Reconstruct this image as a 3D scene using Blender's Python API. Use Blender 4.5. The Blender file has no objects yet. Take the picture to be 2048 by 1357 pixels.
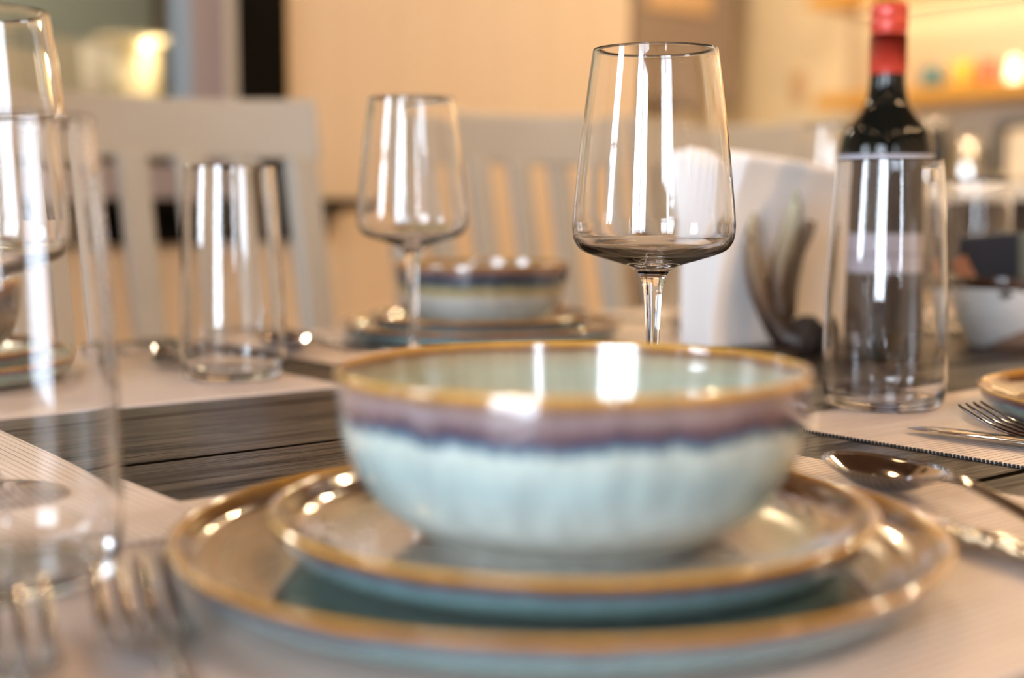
import bpy, bmesh, math, random
from mathutils import Vector
random.seed(7)
R = math.radians
S = bpy.context.scene
C = S.collection
T = 0.75            # height of the table top above the floor

# ------------------------------------------------------------------ camera
cd = bpy.data.cameras.new('camera'); cam = bpy.data.objects.new('camera', cd); C.objects.link(cam)
cam.location = (-0.3081, -0.3608, T + 0.130)
cam.rotation_euler = (R(90 - 5.71), 0, R(-38))
cd.sensor_width = 36; cd.lens = 48.53; cd.clip_start = 0.02; cd.clip_end = 60
cd.dof.use_dof = True; cd.dof.focus_distance = 0.70; cd.dof.aperture_fstop = 3.6
S.camera = cam
# ------------------------------------------------------------------ world, exposure
w = bpy.data.worlds.new('sky'); S.world = w; w.use_nodes = True
bg = w.node_tree.nodes['Background']; bg.inputs[0].default_value = (0.78, 0.88, 1.0, 1); bg.inputs[1].default_value = 33.0
S.view_settings.view_transform = 'Standard'; S.view_settings.look = 'None'
S.view_settings.exposure = -0.08; S.view_settings.gamma = 1; S.view_settings.use_curve_mapping = False
S.cycles.use_denoising = True
S.cycles.max_bounces = 14; S.cycles.transmission_bounces = 14; S.cycles.glossy_bounces = 6
S.cycles.diffuse_bounces = 4; S.cycles.sample_clamp_indirect = 20
WARM = (1.0, 0.64, 0.34)

def light(name, kind, loc, energy, color, parent=None, size=.1, size_y=None, rot=(0, 0, 0), portal=False, shape=None):
    l = bpy.data.lights.new(name, kind); l.energy = energy; l.color = color
    if kind == 'AREA':
        l.shape = shape or ('RECTANGLE' if size_y else 'DISK'); l.size = size
        if size_y: l.size_y = size_y
        if portal: l.cycles.is_portal = True
    if kind == 'POINT': l.shadow_soft_size = size
    o = bpy.data.objects.new(name, l); C.objects.link(o); o.location = loc; o.rotation_euler = rot
    if parent: o.parent = parent
    return o
# daylight enters by the openings of door_1, window_2, window_3: portals help the sky light find them
UW = -2.3; VF = -2.6
DOOR = (-1.66, -0.50, 0.08, 2.12); WIN2 = (0.70, 1.35, 0.92, 2.12); WIN3 = (-1.22, -0.92, 0.92, 2.12)
light('door_portal', 'AREA', (UW - .02, (DOOR[0] + DOOR[1]) / 2, 1.10), 1, (1, 1, 1), size=2.04, size_y=1.16, rot=(0, R(-90), 0), portal=True)
light('window_portal', 'AREA', (UW - .02, 1.025, 1.52), 1, (1, 1, 1), size=1.2, size_y=.65, rot=(0, R(-90), 0), portal=True)
light('window_portal', 'AREA', (-1.07, VF - .02, 1.52), 1, (1, 1, 1), size=.3, size_y=1.2, rot=(R(90), 0, 0), portal=True)

# ------------------------------------------------------------------ helpers
def link(o, parent=None):
    C.objects.link(o)
    if parent: o.parent = parent
    return o
def tag(o, label=None, cat=None, group=None, kind=None):
    if label: o['label'] = label
    if cat: o['category'] = cat
    if group: o['group'] = group
    if kind: o['kind'] = kind
    return o
def empty(name, loc, label=None, cat=None, group=None, rz=0):
    o = bpy.data.objects.new(name, None); C.objects.link(o); o.location = loc; o.rotation_euler = (0, 0, rz)
    o.empty_display_size = .02
    return tag(o, label, cat, group)
def mesh_obj(name, bm, mats, parent=None, loc=(0, 0, 0), rot=(0, 0, 0), smooth=True):
    me = bpy.data.meshes.new(name); bmesh.ops.recalc_face_normals(bm, faces=bm.faces[:]) if not getattr(bm, '_keep', False) else None
    bm.to_mesh(me); bm.free()
    for m in (mats if isinstance(mats, (list, tuple)) else [mats]): me.materials.append(m)
    for p in me.polygons: p.use_smooth = smooth
    o = bpy.data.objects.new(name, me); link(o, parent); o.location = loc; o.rotation_euler = rot
    return o
def copy_tree(o, parent=None):
    c = o.copy(); C.objects.link(c); c.parent = parent
    for ch in list(o.children): copy_tree(ch, c)
    return c
def retag(o, label, loc, rz=None, group=None):
    o['label'] = label; o.location = loc
    if rz is not None: o.rotation_euler = (0, 0, rz)
    if group: o['group'] = group
    return o
def box(bm, x0, x1, y0, y1, z0, z1, bev=0, mi=0):
    vs = [bm.verts.new((x, y, z)) for x in (x0, x1) for y in (y0, y1) for z in (z0, z1)]
    idx = [(0, 1, 3, 2), (4, 6, 7, 5), (0, 4, 5, 1), (2, 3, 7, 6), (0, 2, 6, 4), (1, 5, 7, 3)]
    fs = [bm.faces.new([vs[i] for i in f]) for f in idx]
    for f in fs: f.material_index = mi
    if bev > 0:
        es = list({e for f in fs for e in f.edges})
        bmesh.ops.bevel(bm, geom=es, offset=bev, segments=2, profile=.6, affect='EDGES')
    return vs
def box_obj(name, b, mat, parent=None, bev=0, loc=(0, 0, 0), rot=(0, 0, 0)):
    bm = bmesh.new(); box(bm, *b, bev=bev)
    return mesh_obj(name, bm, mat, parent, loc, rot, smooth=False)
def struct(o): o['kind'] = 'structure'; return o
def spline(pts, n=6):
    """Catmull-Rom through the points (any dimension)"""
    out = []
    P = [pts[0]] + list(pts) + [pts[-1]]
    for i in range(1, len(P) - 2):
        a, b, c, d = P[i - 1], P[i], P[i + 1], P[i + 2]
        for k in range(n):
            t = k / n
            out.append(tuple(.5 * ((2 * b[j]) + (-a[j] + c[j]) * t + (2 * a[j] - 5 * b[j] + 4 * c[j] - d[j]) * t * t + (-a[j] + 3 * b[j] - 3 * c[j] + d[j]) * t ** 3) for j in range(len(b))))
    out.append(tuple(pts[-1]))
    return out
def lathe(prof, seg=96, mat_at=None, n=5, closed=False):
    """revolve (r, z) points; closed joins the last point to the first"""
    pr = spline(prof, n) if n > 1 else prof
    bm = bmesh.new(); rings = []
    for r, z in pr:
        if r < 1e-5: rings.append([bm.verts.new((0, 0, z))])
        else: rings.append([bm.verts.new((r * math.cos(2 * math.pi * k / seg), r * math.sin(2 * math.pi * k / seg), z)) for k in range(seg)])
    def bridge(A, B, mi):
        for k in range(seg):
            k2 = (k + 1) % seg
            if len(A) == 1 and len(B) == 1: return
            if len(A) == 1: f = bm.faces.new((A[0], B[k2], B[k]))
            elif len(B) == 1: f = bm.faces.new((A[k], A[k2], B[0]))
            else: f = bm.faces.new((A[k], A[k2], B[k2], B[k]))
            f.material_index = mi
    for i in range(len(rings) - 1):
        mi = 0 if mat_at is None else mat_at(i / n)
        bridge(rings[i], rings[i + 1], mi)
    if closed: bridge(rings[-1], rings[0], 0)
    return bm
def tube(bm, pts, radii, seg=16, flat=1.0, up=Vector((0, 0, 1)), caps=True, mi=0):
    """tube through points; flat squashes it along 'up'"""
    pts = [Vector(p) for p in pts]; rings = []
    for i, p in enumerate(pts):
        t = (pts[min(i + 1, len(pts) - 1)] - pts[max(i - 1, 0)]).normalized()
        s = t.cross(up)
        s = s.normalized() if s.length > 1e-4 else Vector((1, 0, 0))
        q = s.cross(t).normalized()
        r = radii[i]; ra, rb = (r if isinstance(r, tuple) else (r, r * flat))
        rings.append([bm.verts.new(p + s * ra * math.cos(2 * math.pi * k / seg) + q * rb * math.sin(2 * math.pi * k / seg)) for k in range(seg)])
    for i in range(len(rings) - 1):
        for k in range(seg):
            f = bm.faces.new((rings[i][k], rings[i][(k + 1) % seg], rings[i + 1][(k + 1) % seg], rings[i + 1][k])); f.material_index = mi
    if caps:
        f = bm.faces.new(rings[0][::-1]); f.material_index = mi
        f = bm.faces.new(rings[-1]); f.material_index = mi

# ------------------------------------------------------------------ materials
def mat(name, col=(.5, .5, .5), rough=.5, metal=0, coat=0, trans=0, ior=1.45, spec=.5, emis=None, est=0):
    m = bpy.data.materials.new(name); m.use_nodes = True
    p = m.node_tree.nodes['Principled BSDF']
    p.inputs['Base Color'].default_value = (*col, 1); p.inputs['Roughness'].default_value = rough
    p.inputs['Metallic'].default_value = metal; p.inputs['Coat Weight'].default_value = coat; p.inputs['Coat Roughness'].default_value = .04
    p.inputs['Transmission Weight'].default_value = trans; p.inputs['IOR'].default_value = ior
    p.inputs['Specular IOR Level'].default_value = spec
    if emis: p.inputs['Emission Color'].default_value = (*emis, 1); p.inputs['Emission Strength'].default_value = est
    return m
class NT:
    def __init__(s, m): s.t = m.node_tree; s.p = s.t.nodes['Principled BSDF']
    def n(s, typ, **kw):
        o = s.t.nodes.new(typ)
        for k, v in kw.items():
            if k.startswith('i_'): o.inputs[k[2:].replace('_', ' ')].default_value = v
            else: setattr(o, k, v)
        return o
    def l(s, a, b): s.t.links.new(a, b)
    def math(s, op, a, b=None, c=None):
        o = s.t.nodes.new('ShaderNodeMath'); o.operation = op
        for i, v in enumerate((a, b, c)):
            if v is None: continue
            if hasattr(v, 'links'): s.l(v, o.inputs[i])
            else: o.inputs[i].default_value = v
        return o.outputs[0]
    def coord(s, scale=(1, 1, 1), loc=(0, 0, 0)):
        tc = s.n('ShaderNodeTexCoord'); mp = s.n('ShaderNodeMapping'); mp.inputs['Scale'].default_value = scale; mp.inputs['Location'].default_value = loc
        s.l(tc.outputs['Object'], mp.inputs[0]); return mp.outputs[0]
    def noise(s, vec, scale=5, detail=3, rough=.5):
        o = s.n('ShaderNodeTexNoise'); o.inputs['Scale'].default_value = scale; o.inputs['Detail'].default_value = detail; o.inputs['Roughness'].default_value = rough
        s.l(vec, o.inputs['Vector']); return o.outputs[0]
    def ramp(s, fac, stops, interp='LINEAR'):
        o = s.n('ShaderNodeValToRGB'); cr = o.color_ramp; cr.interpolation = interp
        while len(cr.elements) < len(stops): cr.elements.new(.5)
        for e, (p, c) in zip(cr.elements, stops): e.position = p; e.color = (*c, 1) if len(c) == 3 else c
        s.l(fac, o.inputs[0]); return o.outputs[0]
    def mix(s, fac, a, b, blend='MIX'):
        o = s.n('ShaderNodeMix', data_type='RGBA', blend_type=blend)
        for sock, v in ((o.inputs[0], fac), (o.inputs[6], a), (o.inputs[7], b)):
            if hasattr(v, 'links'): s.l(v, sock)
            elif isinstance(v, (int, float)): sock.default_value = v
            else: sock.default_value = (*v, 1)
        return o.outputs[2]
    def bump(s, h, strength=.3, dist=.001):
        o = s.n('ShaderNodeBump'); o.inputs['Strength'].default_value = strength; o.inputs['Distance'].default_value = dist
        s.l(h, o.inputs['Height']); s.l(o.outputs[0], s.p.inputs['Normal'])
    def color(s, c): s.l(c, s.p.inputs['Base Color'])

def paint(name, col, rough=.5, amt=.06):
    m = mat(name, col, rough); t = NT(m); v = t.coord()
    n = t.noise(v, 8, 4)
    t.color(t.mix(n, tuple(c * (1 - amt) for c in col), tuple(min(1, c * (1 + amt)) for c in col)))
    t.bump(t.noise(v, 250, 2), .06, .001)
    return m
def glaze(name, stops, mode, lo, hi, amp=.12, streak=(90, 90, 7), mottle=.18, speck=0.0):
    """reactive glaze: colour runs with height ('z') or radius ('r'), edges broken by vertical runs"""
    m = mat(name, (.5, .5, .5), .16, coat=1.0); t = NT(m)
    tc = t.n('ShaderNodeTexCoord'); sp = t.n('ShaderNodeSeparateXYZ'); t.l(tc.outputs['Object'], sp.inputs[0])
    if mode == 'z': val = sp.outputs[2]
    else: val = t.math('SQRT', t.math('ADD', t.math('MULTIPLY', sp.outputs[0], sp.outputs[0]), t.math('MULTIPLY', sp.outputs[1], sp.outputs[1])))
    nrm = t.math('DIVIDE', t.math('SUBTRACT', val, lo), hi - lo)
    mp = t.coord(streak); st = t.noise(mp, 1.0, 4, .6); mp2 = t.coord((22, 22, 3)); st2 = t.noise(mp2, 1.0, 2)
    off = t.math('ADD', t.math('MULTIPLY', t.math('SUBTRACT', st, .5), amp), t.math('MULTIPLY', t.math('SUBTRACT', st2, .5), amp * .8))
    edge = t.math('MULTIPLY', t.math('SUBTRACT', 1.0, nrm), 6.0); edge = t.math('MINIMUM', edge, 1.0)   # the rim line itself stays clean
    f = t.math('ADD', nrm, t.math('MULTIPLY', off, edge))
    c = t.ramp(f, stops)
    mo = t.noise(t.coord((1, 1, 1)), 55, 5, .65)
    c = t.mix(t.math('MULTIPLY', mo, mottle * 2), c, (.75, .78, .70), 'SOFT_LIGHT')
    stc = t.ramp(t.noise(t.coord((150, 150, 6)), 1, 3), [(.35, (0,) * 3), (.65, (1,) * 3)])
    c = t.mix(t.math('MULTIPLY', stc, mottle), c, (.16, .12, .15), 'MULTIPLY')
    t.color(c)
    return m

M = {}
M['glass'] = mat('clear_glass', (1, 1, 1), 0.0, trans=1, ior=1.47)
M['pane'] = bpy.data.materials.new('window_glass'); M['pane'].use_nodes = True      # thin sheet: clear, with a Fresnel mirror on it
nt_ = M['pane'].node_tree; nt_.nodes.remove(nt_.nodes['Principled BSDF']); ou_ = nt_.nodes['Material Output']
tr_ = nt_.nodes.new('ShaderNodeBsdfTransparent'); gl_ = nt_.nodes.new('ShaderNodeBsdfGlossy'); gl_.inputs['Roughness'].default_value = 0
lw_ = nt_.nodes.new('ShaderNodeFresnel'); lw_.inputs['IOR'].default_value = 1.45; mx_ = nt_.nodes.new('ShaderNodeMixShader')
nt_.links.new(lw_.outputs[0], mx_.inputs[0]); nt_.links.new(tr_.outputs[0], mx_.inputs[1]); nt_.links.new(gl_.outputs[0], mx_.inputs[2]); nt_.links.new(mx_.outputs[0], ou_.inputs[0])
M['steel'] = mat('polished_steel', (.46, .44, .43), .09, metal=1)
M['fork_steel'] = mat('dark_polished_steel', (.25, .225, .215), .10, metal=1)
M['hammered'] = mat('hammered_steel', (.60, .57, .54), .14, metal=1)
t = NT(M['hammered']); vo = t.n('ShaderNodeTexVoronoi'); vo.inputs['Scale'].default_value = 260; t.l(t.coord(), vo.inputs['Vector']); t.bump(vo.outputs[0], .9, .0012)
M['chair'] = paint('chair_paint', (.37, .345, .30), .38)
M['floor'] = paint('floor_boards', (.22, .14, .09), .4)
M['ceiling'] = paint('dark_wood_ceiling', (.13, .07, .04), .5)
M['wall'] = paint('wall_paint', (.66, .57, .45), .6)
M['dark'] = mat('dark_brown_trim', (.005, .004, .003), .7, spec=.05)
M['sash'] = paint('window_sash', (.36, .31, .31), .4)
M['white'] = paint('white_trim', (.75, .75, .74), .4)
M['black'] = mat('black_plastic', (.015, .015, .016), .3)
M['chrome'] = mat('chrome', (.75, .74, .72), .18, metal=1)

def boards_mat():
    m = mat('panelled_wall_paint', (.62, .5, .37), .6); t = NT(m)
    tc = t.n('ShaderNodeTexCoord'); sp = t.n('ShaderNodeSeparateXYZ'); t.l(tc.outputs['Object'], sp.inputs[0])
    f = t.math('FRACT', t.math('DIVIDE', t.math('ADD', sp.outputs[0], 10.03), .135))
    d = t.math('ABSOLUTE', t.math('SUBTRACT', f, .5))                # .5 at a joint
    g = t.math('GREATER_THAN', d, .465)
    t.color(t.mix(g, (.64, .49, .325), (.60, .455, .30)))
    t.bump(t.math('MULTIPLY', g, -1.0), .2, .002)
    return m
M['boards'] = boards_mat()

def wood_table():
    m = mat('dark_stained_oak', (.06, .04, .03), .34, spec=.25); t = NT(m)
    tc = t.n('ShaderNodeTexCoord'); sp = t.n('ShaderNodeSeparateXYZ'); t.l(tc.outputs['Object'], sp.inputs[0])
    fr = t.math('FRACT', t.math('DIVIDE', t.math('ADD', sp.outputs[1], 1.4 - .285 + .07), .14))
    d = t.math('ABSOLUTE', t.math('SUBTRACT', fr, .5)); groove = t.math('LESS_THAN', d, .019)
    plank = t.math('FLOOR', t.math('DIVIDE', t.math('ADD', sp.outputs[1], 1.4 - .285), .14))
    cx = t.n('ShaderNodeCombineXYZ'); t.l(t.math('ADD', t.math('MULTIPLY', sp.outputs[0], 5.0), t.math('MULTIPLY', plank, 3.7)), cx.inputs[0]); t.l(t.math('MULTIPLY', sp.outputs[1], 55.0), cx.inputs[1])
    g = t.noise(cx.outputs[0], 1.0, 6, .65)
    cy = t.n('ShaderNodeCombineXYZ'); t.l(t.math('ADD', t.math('MULTIPLY', sp.outputs[0], 9.0), plank), cy.inputs[0]); t.l(t.math('MULTIPLY', sp.outputs[1], 230.0), cy.inputs[1])
    g2 = t.noise(cy.outputs[0], 1.0, 3, .6)
    c = t.ramp(g, [(.30, (.004, .003, .002)), (.48, (.018, .012, .009)), (.62, (.055, .038, .027)), (.75, (.09, .064, .046))])
    c = t.mix(t.math('GREATER_THAN', g2, .60), c, (.012, .009, .007))
    c = t.mix(groove, c, (.006, .004, .003)); t.color(c)
    sc = t.ramp(g, [(.34, (.03,) * 3), (.5, (.22,) * 3), (.68, (.42,) * 3)]); crack = t.math('GREATER_THAN', g2, .60)
    t.l(t.math('MULTIPLY', sc, t.math('SUBTRACT', 1.0, t.math('MAXIMUM', groove, t.math('MULTIPLY', crack, .9)))), t.p.inputs['Specular IOR Level'])
    rg = t.ramp(g2, [(.3, (.50,) * 3), (.65, (.30,) * 3)]); t.l(rg, t.p.inputs['Roughness'])
    h = t.math('SUBTRACT', t.math('ADD', t.math('MULTIPLY', g, .7), t.math('MULTIPLY', g2, .5)), t.math('MULTIPLY', groove, 2.0))
    t.bump(h, .85, .0025)
    return m
M['table'] = wood_table()
def mat_weave():
    m = mat('woven_placemat', (.6, .5, .45), .42, spec=.35); t = NT(m)
    tc = t.n('ShaderNodeTexCoord'); sp = t.n('ShaderNodeSeparateXYZ'); t.l(tc.outputs['Object'], sp.inputs[0])
    def wv(sock, period, sharp):
        f = t.math('ABSOLUTE', t.math('SUBTRACT', t.math('FRACT', t.math('DIVIDE', t.math('ADD', sock, 5.0), period)), .5))
        return t.math('MULTIPLY', f, 2.0)
    a = wv(sp.outputs[1], .0042, 1); b = wv(sp.outputs[0], .0021, 1); f2 = wv(sp.outputs[1], .0014, 1)
    n = t.noise(t.coord((12, 160, 1)), 1, 3)
    line = t.math('GREATER_THAN', t.math('ADD', a, t.math('MULTIPLY', t.math('SUBTRACT', n, .5), .55)), .84)
    c = t.mix(t.noise(t.coord((3, 60, 1)), 1, 3), (.56, .47, .42), (.74, .65, .60))
    c = t.mix(line, c, (.13, .10, .085))
    c = t.mix(t.math('MULTIPLY', t.math('MULTIPLY', b, f2), .45), c, (.30, .25, .22)); t.color(c)
    t.bump(t.math('SUBTRACT', t.math('MULTIPLY', t.math('MULTIPLY', b, f2), .5), line), .7, .0006)
    return m
M['mat'] = mat_weave()
M['mat_edge'] = mat('black_stitching', (.012, .011, .011), .7)

# ------------------------------------------------------------------ the room
def grid_wall(name, axis, p0, p1, a0, a1, z0, z1, holes, m):
    xs = sorted({a0, a1, *[h[0] for h in holes], *[h[1] for h in holes]}); zs = sorted({z0, z1, *[h[2] for h in holes], *[h[3] for h in holes]})
    bm = bmesh.new()
    for i in range(len(xs) - 1):
        for j in range(len(zs) - 1):
            xm, zm = (xs[i] + xs[i + 1]) / 2, (zs[j] + zs[j + 1]) / 2
            if any(h[0] < xm < h[1] and h[2] < zm < h[3] for h in holes): continue
            if axis == 'y': box(bm, xs[i], xs[i + 1], p0, p1, zs[j], zs[j + 1])
            else: box(bm, p0, p1, xs[i], xs[i + 1], zs[j], zs[j + 1])
    bmesh.ops.remove_doubles(bm, verts=bm.verts[:], dist=1e-5)
    cent = {}
    for f in bm.faces[:]:
        k = tuple(round(v, 4) for v in f.calc_center_median()); cent.setdefault(k, []).append(f)
    dead = [f for k, fs in cent.items() if len(fs) > 1 for f in fs]
    if dead: bmesh.ops.delete(bm, geom=dead, context='FACES')
    return struct(mesh_obj(name, bm, m, smooth=False))
HC = 2.5; U1 = 4.0; WV = 2.10; UE = 1.97; KV = 3.75
WIN1 = (-.30, .94, .88, 2.10)
struct(box_obj('floor', (UW - .12, U1 + .12, VF - .12, KV + .3, -.05, 0), M['floor']))
struct(box_obj('ceiling', (UW - .12, U1 + .12, VF - .12, KV + .3, HC, HC + .05), M['ceiling']))
grid_wall('wall_back', 'y', WV, WV + .12, UW, UE, 0, HC, [WIN1], M['boards'])
grid_wall('wall_left', 'x', UW - .12, UW, VF - .12, WV + .12, 0, HC, [DOOR, WIN2], M['wall'])
grid_wall('wall_front', 'y', VF - .12, VF, UW, U1, 0, HC, [WIN3], M['wall'])
M['kwall'] = paint('kitchen_wall_paint', (.66, .56, .40), .55)
struct(box_obj('wall_right', (U1, U1 + .12, VF - .12, KV + .3, 0, HC), M['kwall']))
struct(box_obj('wall_kitchen', (UE, U1, KV, KV + .12, 0, HC), M['kwall']))
M['annex'] = mat('annex_wall_paint', (.3, .34, .31), .6); t = NT(M['annex'])
tc = t.n('ShaderNodeTexCoord'); sp = t.n('ShaderNodeSeparateXYZ'); t.l(tc.outputs['Object'], sp.inputs[0])
t.color(t.mix(t.math('GREATER_THAN', sp.outputs[2], 1.36), (.50, .47, .36), (.23, .29, .27)))
struct(box_obj('wall_annex_back', (UW, UE, KV, KV + .12, 0, HC), M['annex']))
struct(box_obj('wall_annex_right', (UE - .12, UE, WV + .12, KV, 0, HC), M['annex']))
struct(box_obj('wall_annex_left', (UW - .12, UW, WV + .12, KV, 0, HC), M['annex']))
M['ground'] = paint('snowy_ground', (.55, .58, .62), .8)
struct(box_obj('ground_outside', (-14, UW - .12, -14, 12, -.35, -.3), M['ground']))

# visible window in the panelled wall: dark casing, projecting sill and apron, grey sash, clear pane
def sash_window(name, axis, pos, hole, nmull, deep, mfr, mw=.022, fw=.055, nz=1):
    a0, a1, z0, z1 = hole; root = None
    bm = bmesh.new()
    def bx(b0, b1, c0, c1, e=.0):
        if axis == 'y': box(bm, b0, b1, pos - deep + e, pos - e, c0, c1)
        else: box(bm, pos - deep + e, pos - e, b0, b1, c0, c1)
    bx(a0, a0 + fw, z0, z1); bx(a1 - fw, a1, z0, z1); bx(a0 + fw, a1 - fw, z0, z0 + fw); bx(a0 + fw, a1 - fw, z1 - fw, z1)
    for k in range(nmull):
        c = a0 + (a1 - a0) * (k + 1) / (nmull + 1); bx(c - mw, c + mw, z0 + fw, z1 - fw, .004)
    for k in range(1, nz):
        c = z0 + (z1 - z0) * k / nz; bx(a0 + fw, a1 - fw, c - .014, c + .014, .006)
    o = struct(mesh_obj(name, bm, mfr, smooth=False))
    bm = bmesh.new(); m_ = pos - deep / 2
    if axis == 'y': box(bm, a0 + fw, a1 - fw, m_ - .002, m_ + .002, z0 + fw, z1 - fw)
    else: box(bm, m_ - .002, m_ + .002, a0 + fw, a1 - fw, z0 + fw, z1 - fw)
    mesh_obj('pane', bm, M['pane'], o, smooth=False)
    return o
w1 = sash_window('window_1', 'y', WV + .10, WIN1, 1, .05, M['sash'], fw=.068)
bm = bmesh.new(); box(bm, WIN1[1] - .096, WIN1[1] - .068, WV + .055, WV + .095, WIN1[2] + .068, WIN1[3] - .068); mesh_obj('sash_reflection', bm, mat('pale_blue_reflection', (.30, .42, .56), .4), w1, smooth=False)  # bluish reflection along the sash, modelled as a pale blue strip
bm = bmesh.new(); box(bm, WIN1[1], WIN1[1] + .10, WV - .02, WV, WIN1[2], 2.2, .003); box(bm, WIN1[0] - .10, WIN1[0], WV - .02, WV, WIN1[2], 2.2, .003); box(bm, WIN1[0] - .1, WIN1[1] + .1, WV - .022, WV, 2.1, 2.2, .003)
struct(mesh_obj('trim_1', bm, M['dark'], smooth=False))
bm = bmesh.new(); box(bm, WIN1[0] - .22, WIN1[1] + .235, WV - .075, WV + .05, .862, .885, .003); box(bm, WIN1[0] - .17, WIN1[1] + .185, WV - .022, WV, .800, .862, .003)
struct(mesh_obj('trim_2', bm, M['dark'], smooth=False))
sash_window('door_1', 'x', UW, DOOR, 1, .06, M['white'], fw=.06, nz=1, mw=.012)
sash_window('window_2', 'x', UW, WIN2, 1, .05, M['white'], nz=2)
sash_window('window_3', 'y', VF, WIN3, 0, .05, M['white'], nz=2)

# ceiling downlights: trim ring, lens, and their lamp
def downlight(u, v, e, lab):
    t_ = empty('ceiling_downlight', (u, v, HC), lab, 'light', 'ceiling downlights')
    bm = lathe([(.040, -.001), (.062, -.001), (.066, -.004), (.062, -.008), (.044, -.010), (.040, -.006)], 32, n=1, closed=True); mesh_obj('ring', bm, M['white'], t_)
    light('lamp', 'AREA', (0, 0, -.012), e, (1, .72, .42) if u > 2 and v > 0 else WARM, t_, size=.075)
for k, (u, v) in enumerate([(-1.4, -1.6), (-1.4, .3), (-.1, -1.4), (-.2, 1.55), (1.1, -1.3), (.95, 1.5), (2.2, -1.2), (2.3, .35), (2.4, 1.8), (3.1, 3.0), (3.2, 1.2)]):
    downlight(u, v, 34.0 if u > 1 and v < 0 else 26.0 if u > 2 else 5.0, 'small round recessed ceiling downlight with white ring')

# ------------------------------------------------------------------ dining table and mats
TU0, TU1, TV0, TV1 = -.42, 1.80, -.165, .835
tb = empty('dining_table', (0, 0, 0), 'long dark stained plank dining table laid for dinner', 'table')
box_obj('table_top', (TU0, TU1, TV0, TV1, T - .04, T), M['table'], tb, bev=.003)
for x in (TU0 + .06, TU1 - .15):
    for y in (TV0 + .05, TV1 - .14): box_obj('leg', (x, x + .09, y, y + .09, 0, T - .04), M['table'], tb, bev=.004)
bm = bmesh.new(); box(bm, TU0 + .15, TU1 - .15, TV0 + .08, TV0 + .105, T - .13, T - .04); box(bm, TU0 + .15, TU1 - .15, TV1 - .105, TV1 - .08, T - .13, T - .04)
mesh_obj('apron', bm, M['table'], tb, smooth=False)

MT = .0015
def placemat(cx, cy, lab, rz=0, z=T, w_=.45, d_=.344):
    t_ = empty('placemat', (cx, cy, z), lab, 'placemat', 'woven placemats on the table', rz)
    bm = bmesh.new(); box(bm, -w_ / 2, w_ / 2, -d_ / 2, d_ / 2, 0, MT); mesh_obj('woven_sheet', bm, M['mat'], t_, smooth=False)
    for sx in (-1,) if rz == 0 else (-1, 1):
        bm = bmesh.new(); n = int(d_ / .0024)
        for k in range(n):
            y = -d_ / 2 + (k + .5) * d_ / n; x = sx * (w_ / 2 + .0004)
            tube(bm, [(x - .0007, y - .0009, .0006), (x, y, .0009), (x + .0007, y + .0009, .0006)], [.0005, .0009, .0005], 6)
        mesh_obj('stitched_edge', bm, M['mat_edge'] if sx < 0 and rz == 0 else M['mat'], t_)
    return t_
placemat(.007, .014, 'pale woven placemat under the nearest bowl and plates')
placemat(-.065 - .172, .350, 'pale woven placemat running off the left edge, over the corner of the nearest one', rz=R(90), z=T + .0016)
placemat(.2967 + .225, .011, 'pale woven placemat with black stitched edge under the right tumbler and knife')
placemat(.19 - .225, .468 + .172, 'pale woven placemat across the table at left, under the smaller tumbler')
placemat(.247 + .225, .662, 'pale woven placemat across the table under the dark banded bowl')
placemat(.735 + .225, .662, 'pale woven placemat at the far right behind the napkins')

# ------------------------------------------------------------------ crockery
GOLD = (.52, .27, .045); BRN = (.10, .032, .018); PUR = (.165, .105, .135); BLU = (.035, .075, .17); TEAL = (.30, .42, .40); PALE = (.50, .57, .50); CREAM = (.56, .58, .52)
g_bowl_out = glaze('bowl_glaze_teal', [(0, (.44, .45, .41)), (.28, (.42, .46, .43)), (.52, (.29, .38, .38)), (.69, (.37, .43, .40)), (.73, (.05, .12, .17)), (.765, (.04, .045, .09)), (.81, (.085, .045, .05)), (.88, (.20, .155, .165)), (.945, (.13, .065, .04)), (1, GOLD)], 'z', 0, .0594, .14, (190, 190, 12), .24)
g_bowl_in = glaze('bowl_glaze_inside', [(0, (.47, .47, .37)), (.5, (.42, .44, .345)), (.80, (.33, .36, .28)), (.90, (.30, .26, .18)), (.95, (.15, .07, .035)), (1, GOLD)], 'z', 0, .0594, .14, (70, 70, 12))
g_bowl2_out = glaze('bowl_glaze_blue', [(0, (.42, .42, .38)), (.42, (.46, .46, .43)), (.50, (.55, .53, .48)), (.54, (.36, .30, .16)), (.66, (.20, .19, .12)), (.72, (.025, .05, .07)), (.82, (.045, .05, .08)), (.88, (.16, .09, .07)), (.96, (.20, .10, .05)), (1, GOLD)], 'z', 0, .0594, .10, (120, 120, 8))
g_bowl3_out = glaze('bowl_glaze_brown', [(0, (.15, .13, .105)), (.55, (.18, .155, .13)), (.66, (.10, .09, .10)), (.74, (.03, .045, .09)), (.86, (.12, .06, .04)), (.95, (.25, .12, .06)), (1, GOLD)], 'z', 0, .0594, .10, (120, 120, 8))
g_pl_in = glaze('plate_glaze_inside', [(0, (.30, .28, .25)), (.50, (.28, .29, .265)), (.66, (.15, .215, .20)), (.74, (.09, .13, .12)), (.79, (.04, .022, .014)), (.945, (.11, .040, .014)), (.972, (.45, .22, .04)), (1, (.56, .31, .05))], 'r', 0, .1325, .05, (60, 60, 60))
g_sp_in = glaze('small_plate_glaze_inside', [(0, (.36, .33, .29)), (.62, (.34, .325, .29)), (.74, (.18, .25, .23)), (.80, (.08, .12, .11)), (.85, (.05, .026, .018)), (.95, (.13, .05, .016)), (.972, (.45, .22, .04)), (1, (.56, .31, .05))], 'r', 0, .1050, .05, (60, 60, 60))
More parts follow.
